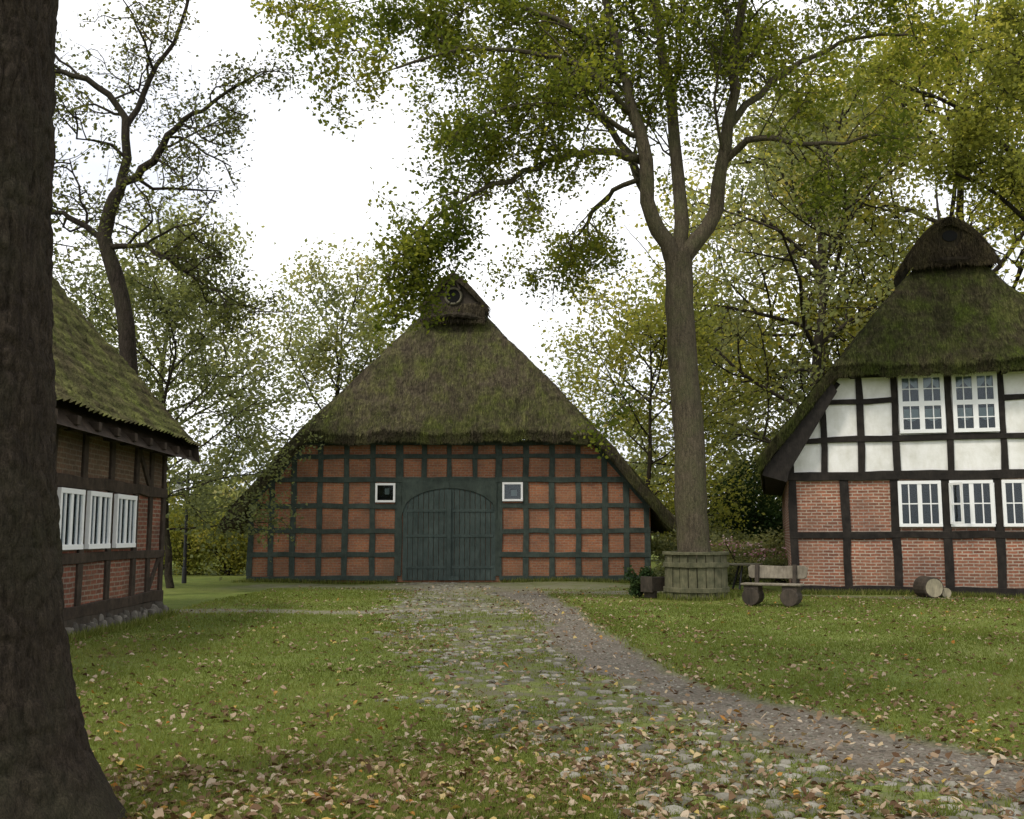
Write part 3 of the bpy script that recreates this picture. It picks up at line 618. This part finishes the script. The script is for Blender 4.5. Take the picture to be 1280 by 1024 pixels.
def leaves(name,P,size,mat,parent,lv,loc=(0,0,0)):
    N=len(P); n=rng.normal(0,1,(N,3))+np.array([0,0,1.1]); n/=np.linalg.norm(n,axis=1)[:,None]
    a=rng.normal(0,1,(N,3))+np.array([0,0,-.5]); a-=n*np.sum(a*n,1)[:,None]; a/=np.linalg.norm(a,axis=1)[:,None]; b=np.cross(n,a)
    s=(size*rng.uniform(.6,1.25,N))[:,None]; a=a*s; b=b*s
    V=np.stack([P-a*.55,P-a*.05+b*.4+n*s*.08,P+a*.6,P-a*.05-b*.4+n*s*.08],1).reshape(-1,3)
    mesh_np(name,V,np.arange(4*N).reshape(-1,4),mat,parent,fattr=lv,loc=loc)
V3=Vector
# central linden
T=Tree(11); Yc=26.4
tr=T.limb([(4.70,Yc,.0),(4.66,Yc,1.2),(4.60,Yc,2.5),(4.58,Yc,4.0),(4.42,Yc,7.0),(4.40,Yc,8.95)],.45,.36,sub=4,wob=.018)
K=[5,4,3]
A=T.limb([(4.38,Yc,8.6),(3.75,Yc-.1,9.95),(3.42,Yc-.2,11.95),(3.12,Yc,13.7),(2.6,Yc+.3,16),(2.0,Yc+.3,19)],.24,.06)
B=T.limb([(4.4,Yc,8.6),(4.45,Yc+.1,10.4),(4.27,Yc+.3,13.7),(3.96,Yc+.2,16),(3.9,Yc,20)],.22,.06)
C=T.limb([(4.45,Yc,8.7),(5.4,Yc,10.2),(5.82,Yc-.2,12.6),(6.2,Yc-.2,16),(6.9,Yc,19.5)],.24,.06)
A2=T.limb([(3.6,Yc,10.6),(2.95,Yc+.8,12.4),(1.7,Yc+1.2,14.3),(.2,Yc+1.4,16.4)],.13,.04)
D=T.limb([(3.5,Yc,11.5),(2.4,Yc-.8,11.5),(1.2,Yc-1.4,11.05),(0,Yc-1.9,10.35),(-1.6,Yc-2.2,9.5),(-2.6,Yc-2.3,8.6)],.12,.025)
D2=T.limb([(-1.7,Yc-2.2,9.45),(-2.1,Yc-2.4,8.6),(-2.45,Yc-2.5,7.8),(-2.6,Yc-2.5,7.3)],.03,.012)
D3=T.limb([(-.6,Yc-2.0,9.95),(-1.4,Yc-2.6,9.2),(-1.9,Yc-2.8,8.4)],.03,.012)
E=T.limb([(5.6,Yc,11.4),(6.5,Yc-.8,11.9),(7.6,Yc-1.4,11.4),(9.2,Yc-1.6,11.6)],.11,.03)
G=T.limb([(3.3,Yc,12.8),(1.7,Yc-1.6,13.4),(-.6,Yc-2.4,13.5),(-2.8,Yc-2.8,12.8)],.1,.03)
G2=T.limb([(3.0,Yc,14.0),(1.2,Yc-.6,15.2),(-1.2,Yc-1,15.8),(-3.8,Yc-1,15.6)],.1,.03)
G3=T.limb([(3.45,Yc,11.0),(2.6,Yc+.9,10.8),(1.9,Yc+1.5,10.0),(1.3,Yc+1.9,9.0)],.08,.02)
G4=T.limb([(3.4,Yc,12.2),(2.0,Yc-1.5,12.3),(.6,Yc-2.6,12.0),(-.8,Yc-3.2,11.4)],.08,.02)
Hh=T.limb([(5.8,Yc,12.5),(7.2,Yc+.6,14),(9.2,Yc+.8,15.2),(11.2,Yc+1,15.6)],.12,.03)
for lb,nu in ((A,6),(B,6),(C,6)): T.along(lb,nu,3.4,.05,K,t0=.3,trop=.02)
for lb,nu in ((A2,5),(G,6),(Hh,5),(G2,6)): T.along(lb,nu,2.4,.035,[4,4,3],t0=.2,trop=-.03)
T.along(D,9,2.1,.03,[4,4],t0=.25,trop=-.06); T.along(E,6,1.9,.03,[5,4],t0=.3,trop=-.05)
T.along(D2,6,.9,.015,[4,3],t0=.1,trop=-.08); T.along(D3,5,.9,.015,[4,3],t0=.2,trop=-.08)
T.along(G3,6,1.7,.03,[5,4],t0=.2,trop=-.06); T.along(G4,7,1.9,.03,[5,4],t0=.2,trop=-.06)
tw=T.limb([(4.15,Yc-.3,5.3),(3.3,Yc-.8,5.0),(2.6,Yc-1.0,4.6),(2.1,Yc-1.1,4.2)],.03,.01); T.along(tw,4,.5,.01,[3],t0=.4,trop=-.05)
def fl(P): return ~((P[:,2]<7.9)&(P[:,2]>5.6)&(P[:,0]>3.5))
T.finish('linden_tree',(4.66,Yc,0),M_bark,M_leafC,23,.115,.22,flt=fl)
T=Tree(5); Yl=27
tr=T.limb([(-9.9,Yl,0),(-10.0,Yl,3),(-10.35,Yl,7.2),(-11.06,Yl,9.6),(-10.7,Yl,10.9)],.26,.17,sub=4,wob=.03)
A=T.limb([(-10.7,Yl,10.8),(-10.65,Yl,12.9),(-11.7,Yl-.3,14.0),(-12.8,Yl-.3,14.1),(-14,Yl,14.6)],.13,.03)
B=T.limb([(-10.7,Yl,10.9),(-9.8,Yl-.2,11.7),(-9.2,Yl-.4,12.5),(-8.4,Yl-.5,13.0),(-6.9,Yl-.7,13.9)],.13,.03)
A2=T.limb([(-10.65,Yl,12.7),(-10.1,Yl+.4,14.3),(-9.4,Yl+.6,16),(-8.9,Yl+.5,18)],.09,.03)
C=T.limb([(-11,Yl,9.4),(-9.85,Yl-.4,9.2),(-8.65,Yl-.8,8.55),(-7.4,Yl-1.1,7.6)],.09,.02)
D=T.limb([(-11,Yl,9.5),(-12.3,Yl,10.3),(-13.5,Yl+.2,10.2),(-14.8,Yl,10.8)],.09,.02)
for lb,nu,l in ((A,8,2.0),(B,9,2.0),(A2,7,2.2),(C,8,1.6),(D,7,1.8)): T.along(lb,nu,l,.045,[4,4],t0=.12,trop=.02,wob=.36)
T.finish('oak_tree',(-9.9,Yl,0),M_barkD,M_leafD,15,.10,.19)
def auto_tree(name,x,y,h,cr,bark,lmat,per,size,sig,seed,tb=.3,nl=14,kids=[5,4],r=.3,bias=0,z0=0):
    T=Tree(seed); R=T.r
    tr=T.limb([(x,y,0),(x+R.uniform(-.3,.3),y,h*.3),(x+R.uniform(-.6,.6),y,h*.6),(x+R.uniform(-.6,.6),y,h*.92)],r,r*.2)
    n=len(tr)-1
    for i in range(nl):
        t=tb+(.97-tb)*(i+R.random())/nl; k=min(int(t*n),n-1); q=tr[k].lerp(tr[k+1],t*n-k); az=i*2.4+R.uniform(-.4,.4)
        u=(t-tb)/(1-tb); L=cr*(.65+.75*math.sin(math.pi*min(1,u*.85+.12)))*R.uniform(.7,1.05)*.72
        el=.15+.9*u; T.grow(q,V3((math.cos(az)*math.cos(el),math.sin(az)*math.cos(el),math.sin(el))),L,r*.3,kids,.03,.15)
    return T.finish(name,(x,y,0),bark,lmat,per,size,sig,bias)
auto_tree('alder_tree',-10.2,31,8.2,4.1,M_barkD,M_leafP,44,.12,.27,31,tb=.2,r=.12,nl=16,bias=-.12)
auto_tree('ash_tree',-15.5,46,14,6,M_barkD,M_leafP,44,.19,.45,32,r=.25,bias=-.05)
auto_tree('ash_tree.001',-9.6,55,14.5,5.5,M_barkD,M_leafP,40,.22,.45,33,r=.22,tb=.15,bias=.08)
auto_tree('ash_tree.002',-22,36,17,7,M_barkD,M_leafD,36,.17,.45,34,r=.3)
auto_tree('maple_tree',5.6,43,10.6,4.6,M_barkD,M_leafY,48,.16,.36,35,tb=.15,r=.14,bias=.0)
auto_tree('beech_tree',13.6,46,20,8,M_barkD,M_leafP,50,.21,.5,36,r=.36,nl=18,tb=.2,bias=.08)
auto_tree('beech_tree.001',23.0,50,26,10,M_barkD,M_leafY,56,.26,.65,37,r=.45,nl=22,tb=.2,bias=.12)
auto_tree('beech_tree.002',17.5,56,25,9,M_barkD,M_leafY,50,.28,.65,39,r=.4,nl=20,tb=.2,bias=.14)
auto_tree('maple_tree.001',11,62,13,7,M_barkD,M_leafP,44,.28,.55,38,r=.3,tb=.15,bias=.1)
T=Tree(71)
T.limb([(22,37,0),(22.2,37,6),(21.8,37,12),(21.5,37,20)],.4,.15)
A=T.limb([(22,37,9.5),(20,36,11.2),(18,35.5,13.2),(15.5,35,14.4)],.16,.04); B=T.limb([(21.8,37,12),(19,36,14.5),(16.5,35.5,16.8),(13.8,35,17.6)],.16,.04)
C=T.limb([(21.8,37,14),(19.5,35,17),(18,34,19.5)],.15,.04)
for lb in (A,B,C): T.along(lb,7,2.8,.045,[5,4],t0=.15,trop=0)
T.finish('chestnut_tree',(22,37,0),M_barkD,M_leafY,38,.15,.28,bias=-.05)
# foreground oak
def fg_trunk():
    root=empty('foreground_oak_tree',(-3.12,5.75,0))
    na,nz_=320,520; a=np.arange(na)/na*2*np.pi; z=np.linspace(-.05,8.5,nz_)
    A_,Z_=np.meshgrid(a,z)
    r=np.interp(Z_,[-.05,.1,.4,.8,1.3,2.2,3.5,5.5,8.5],[.98,.89,.74,.63,.56,.48,.41,.345,.29])
    r=r*(1+.05*np.sin(A_*5+1+Z_*.2)*np.exp(-Z_/.8)+.02*np.sin(A_*3+Z_*.6))
    def pn(na_,zs,sd,Aoff):
        X=(A_+Aoff)/(2*np.pi)*na_; xi=np.floor(X); fx=X-xi; fx=fx*fx*(3-2*fx); Yv=Z_/zs; yi=np.floor(Yv); fy=Yv-yi; fy=fy*fy*(3-2*fy)
        def h(i,j):
            t=np.sin(np.mod(i,na_)*127.1+j*311.7+sd*74.7)*43758.5453; return t-np.floor(t)
        return (h(xi,yi)*(1-fx)+h(xi+1,yi)*fx)*(1-fy)+(h(xi,yi+1)*(1-fx)+h(xi+1,yi+1)*fx)*fy
    off=(pn(14,.25,1,0)-.5)*.2+(pn(30,.12,11,0)-.5)*.06
    rid=1-np.abs(pn(52,.16,2,off)*2-1); rid2=1-np.abs(pn(100,.06,3,off*1.5)*2-1)
    r=r-.020*rid**3-.010*rid2**2+.02*pn(14,.3,6,0)+.012*pn(60,.05,8,0)
    V=np.stack([np.cos(A_)*r,np.sin(A_)*r,Z_],-1).reshape(-1,3)
    idx=np.arange(na*nz_).reshape(nz_,na); F=np.stack([idx[:-1],np.roll(idx[:-1],-1,1),np.roll(idx[1:],-1,1),idx[1:]],-1).reshape(-1,4)
    mesh_np('trunk',V,F,M_barkF,root,smooth=True)
    T=Tree(90); b=V3((-3.12,5.75,8.6))
    T.limb([b-V3((0,0,.3)),(-3.1,5.6,10),(-2.8,5.3,13)],.28,.15)
    for i in range(9):
        az=i*2.4; T.grow(b+V3((0,0,.3*i)),V3((math.cos(az),math.sin(az)-.35,.7)),4.6,.12,[4,4,3],.06,.16)
    mesh_np('limbs',np.concatenate(T.V),np.concatenate(T.F),M_barkD,root,smooth=True,loc=(3.12,-5.75,0))
    Pn=[]
    for tp in T.tips:
        aa=np.array([tuple(q) for q in tp]); m=12; t=rng.random(m)*(len(aa)-1); i=np.minimum(t.astype(int),len(aa)-2); f=(t-i)[:,None]; Pn.append(aa[i]*(1-f)+aa[i+1]*f+rng.normal(0,.25,(m,3)))
    Pn=np.concatenate(Pn); Pn=Pn[(Pn[:,2]>8.6)&(Pn[:,1]<9.5)]
    leaves('foliage',Pn,.12,M_leafC,root,rng.random(len(Pn))*.8,(3.12,-5.75,0))
fg_trunk()
# ------------------------------------------------------------ shrubs and distant trees
def bush(name,cs,n,size,mat,bias=0):
    root=empty(name,cs[0][:3]); Pn=[];lv=[]; tw=MB()
    for (x,y,z,rx,ry,rz) in cs:
        nc=max(8,n//70//len(cs)); d=rng.normal(0,1,(nc,3)); d/=np.linalg.norm(d,axis=1)[:,None]; rr=rng.uniform(.45,1.0,nc)[:,None]
        ce=d*rr*np.array([rx,ry,rz])+np.array([x,y,z]); m=n//len(cs)//nc
        for c in ce:
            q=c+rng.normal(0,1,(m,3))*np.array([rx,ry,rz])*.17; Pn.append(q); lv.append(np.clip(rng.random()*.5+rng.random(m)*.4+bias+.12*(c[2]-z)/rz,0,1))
            if rng.random()<.3: tw.tube([(x,y,0.0),((x+c[0])/2,(y+c[1])/2,c[2]*.6),tuple(c)],[.04,.03,.01],4)
    Pn=np.concatenate(Pn); lv=np.concatenate(lv); k=Pn[:,2]>.0; Pn=Pn[k]; lv=lv[k]
    o=tuple(-v for v in cs[0][:3]); leaves('foliage',Pn,size,mat,root,lv,o); tw.finish('stems',M_barkD,root,loc=o)
bush('hazel_shrub',[(-13.2,42,1.3,1.6,1,1.4),(-11.2,41,1.1,1.3,1,1.2),(-15.2,43,1.8,1.8,1.2,1.8)],15000,.12,M_leafY,.08)
bush('yew_bush',[(10.9,48,2.4,2.0,1.8,2.3),(12.6,49,1.8,1.6,1.5,1.9)],14000,.15,M_leafK)
bush('garden_shrub',[(6.6,36.5,.7,1.3,.8,.9),(8.2,37.5,.6,1.1,.8,.8),(10,38.5,.8,1.3,.9,1.0),(11.8,38,.7,1.2,.8,.9)],16000,.1,M_leafP,0.1)
bush('lilac_shrub',[(7.2,41,1.1,1.4,1,1.2),(9.0,42,.9,1.2,1,1.0)],9000,.12,M_leafP,.05)
bush('perennial_bed',[(5.1,33.2,.3,.6,.5,.5),(6.0,32.5,.3,.7,.5,.45),(8.6,33,.4,.9,.6,.6),(7.4,33.5,.35,.9,.5,.5)],9000,.08,M_leafP,.0)
bush('flower_clump',[(8.6,34.0,1.0,1.0,.4,.35),(8,36,1.2,1.2,.4,.3)],350,.08,M_flower)
bush('ivy_bush',[(3.35,27.2,.35,.4,.35,.4)],1800,.07,M_leafK,.1)
cs=[]
for i in range(46):
    x=-75+i*3.6+random.uniform(-1,1); h=random.uniform(2.4,5.2); cs.append((x,random.uniform(72,88),h*.8,random.uniform(2.5,4),2,h))
bush('distant_trees',cs,50000,.5,M_leafP,.08)
cs=[(x,random.uniform(60,66),random.uniform(1,2),2.2,1.5,random.uniform(1.5,2.6)) for x in np.arange(-34,40,3.0)]
bush('distant_hedge',cs,30000,.3,M_leafP,.03)
# ------------------------------------------------------------ tub planter round the linden
tub=empty('wooden_tub_planter',(4.68,26.35,0)); m=MB(); ns=22
for i in range(ns):
    a0=2*math.pi*(i+.04)/ns; a1=2*math.pi*(i+.96)/ns; h=1.12+random.uniform(-.02,.02); q=random.uniform(-.01,.01)
    def pt(a,r,z): return (math.cos(a)*r,math.sin(a)*r,z)
    r0,r1=.80+q,.78+q
    m.add([pt(a0,r0,-.05),pt(a1,r0,-.05),pt(a1,r0-.06,-.05),pt(a0,r0-.06,-.05),pt(a0,r1,h),pt(a1,r1,h),pt(a1,r1-.06,h),pt(a0,r1-.06,h)],
          [(0,1,2,3),(4,7,6,5),(0,4,5,1),(1,5,6,2),(2,6,7,3),(3,7,4,0)])
m.finish('staves',M_tub,tub,bevel=.006)
m=MB()
def ring(m,r0,r1,z0,z1,n=40):
    vs=[];fs=[]
    for i in range(n):
        a=2*math.pi*i/n
        for (r,z) in ((r0,z0),(r1,z0),(r1,z1),(r0,z1)): vs.append((math.cos(a)*r,math.sin(a)*r,z+random.uniform(-.006,.006)))
    for i in range(n):
        j=(i+1)%n
        for k in range(4): fs.append((i*4+k,j*4+k,j*4+(k+1)%4,i*4+(k+1)%4))
    m.add(vs,fs)
for z in (.16,.78): ring(m,.74,.83,z,z+.12)
ring(m,.68,.84,1.09,1.16); m.finish('hoops_and_rim',M_tub,tub,bevel=.006)
m=MB(); m.tube([(0,0,.9),(0,0,1.0)],.73,24); m.finish('soil',M_log,tub)
# ------------------------------------------------------------ bench
bn=empty('wooden_bench',(5.95,23.7,0),math.radians(-28)); 
m=MB()
for y0 in (-.24,-.02): m.box(-.68,.68,y0,y0+.2,.44,.49)
m.finish('seat',M_benchw,bn,bevel=.012)
m=MB(); m.extr([(-.66,.68),(-.6,.64),(.6,.64),(.68,.68),(.7,.9),(.62,.95),(.1,.93),(-.6,.95),(-.68,.9)],.32,.37); m.finish('backrest',M_benchw,bn,bevel=.01,rot=(math.radians(-9),0,0))
for i,x in enumerate((-.45,.42)):
    m=MB(); m.tube([(x,-.26,.19),(x,.24,.19)],.2,14); m.box(x-.17,x+.17,-.2,.2,.2,.435); m.finish('log_support_%d'%(i+1),M_log,bn,bevel=.01)
    m=MB(); m.box(x-.04,x+.04,.2,.3,.3,.95); m.finish('back_post_%d'%(i+1),M_log,bn,rot=(math.radians(-9),0,0),loc=(0,.03,0))
tb=empty('garden_table',(6.85,30.4,0),.2); m=MB(); m.tube([(0,0,.7),(0,0,.75)],.5,20); m.finish('table_top',M_grey,tb,bevel=.01)
m=MB()
for i in range(4):
    a=i*math.pi/2+.7; m.tube([(math.cos(a)*.42,math.sin(a)*.42,0),(math.cos(a)*.2,math.sin(a)*.2,.7)],.03,6)
m.finish('table_legs',M_iron,tb)
tg=empty('wooden_trough',(3.9,27.0,0),math.radians(35)); m=MB()
m.box(-.5,.5,-.22,-.17,.15,.5); m.box(-.5,.5,.17,.22,.15,.5); m.box(-.55,-.5,-.22,.22,.12,.52); m.box(.5,.55,-.22,.22,.12,.52); m.box(-.5,.5,-.17,.17,.15,.2)
for x in (-.4,.4): m.box(x-.05,x+.05,-.2,.2,-.02,.15)
m.finish('trough_body',M_log,tg,bevel=.008)
m=MB(); m.box(-.5,.5,-.17,.17,.4,.46); m.finish('trough_soil',M_barkD,tg)
lg=empty('log_round',(10.75,26.75,0),math.radians(8)); m=MB(); m.tube([(0,-.24,.24),(0,.3,.24)],[.27,.29],18); m.finish('log_body',M_log,lg,bevel=.015)
m=MB(); m.tube([(0,-.252,.24),(0,-.235,.24)],.235,18); m.finish('cut_face',M_logend,lg)
m=MB(); m.tube([(.42,-.1,.1),(.42,.3,.1)],[.13,.14],12); m.finish('small_log',M_logend,lg)
# ------------------------------------------------------------ street lamp
lp=empty('street_lamp',(-10.75,34.0,0)); m=MB(); m.tube([(0,0,-.02),(0,0,.5),(0,0,.52),(0,0,3.7)],[.08,.07,.055,.045],10)
m.tube([(0,0,3.5),(-.12,0,3.6),(-.24,0,3.58),(-.28,0,3.45)],.02,6); m.tube([(-.28,0,3.45),(-.28,0,3.3),(-.28,0,3.26)],[.03,.17,.18],12); m.finish('lamp_post',M_iron,lp)
m=MB(); m.tube([(-.28,0,3.26),(-.28,0,2.96)],[.13,.09],10); m.finish('lantern_glass',M_paint,lp)
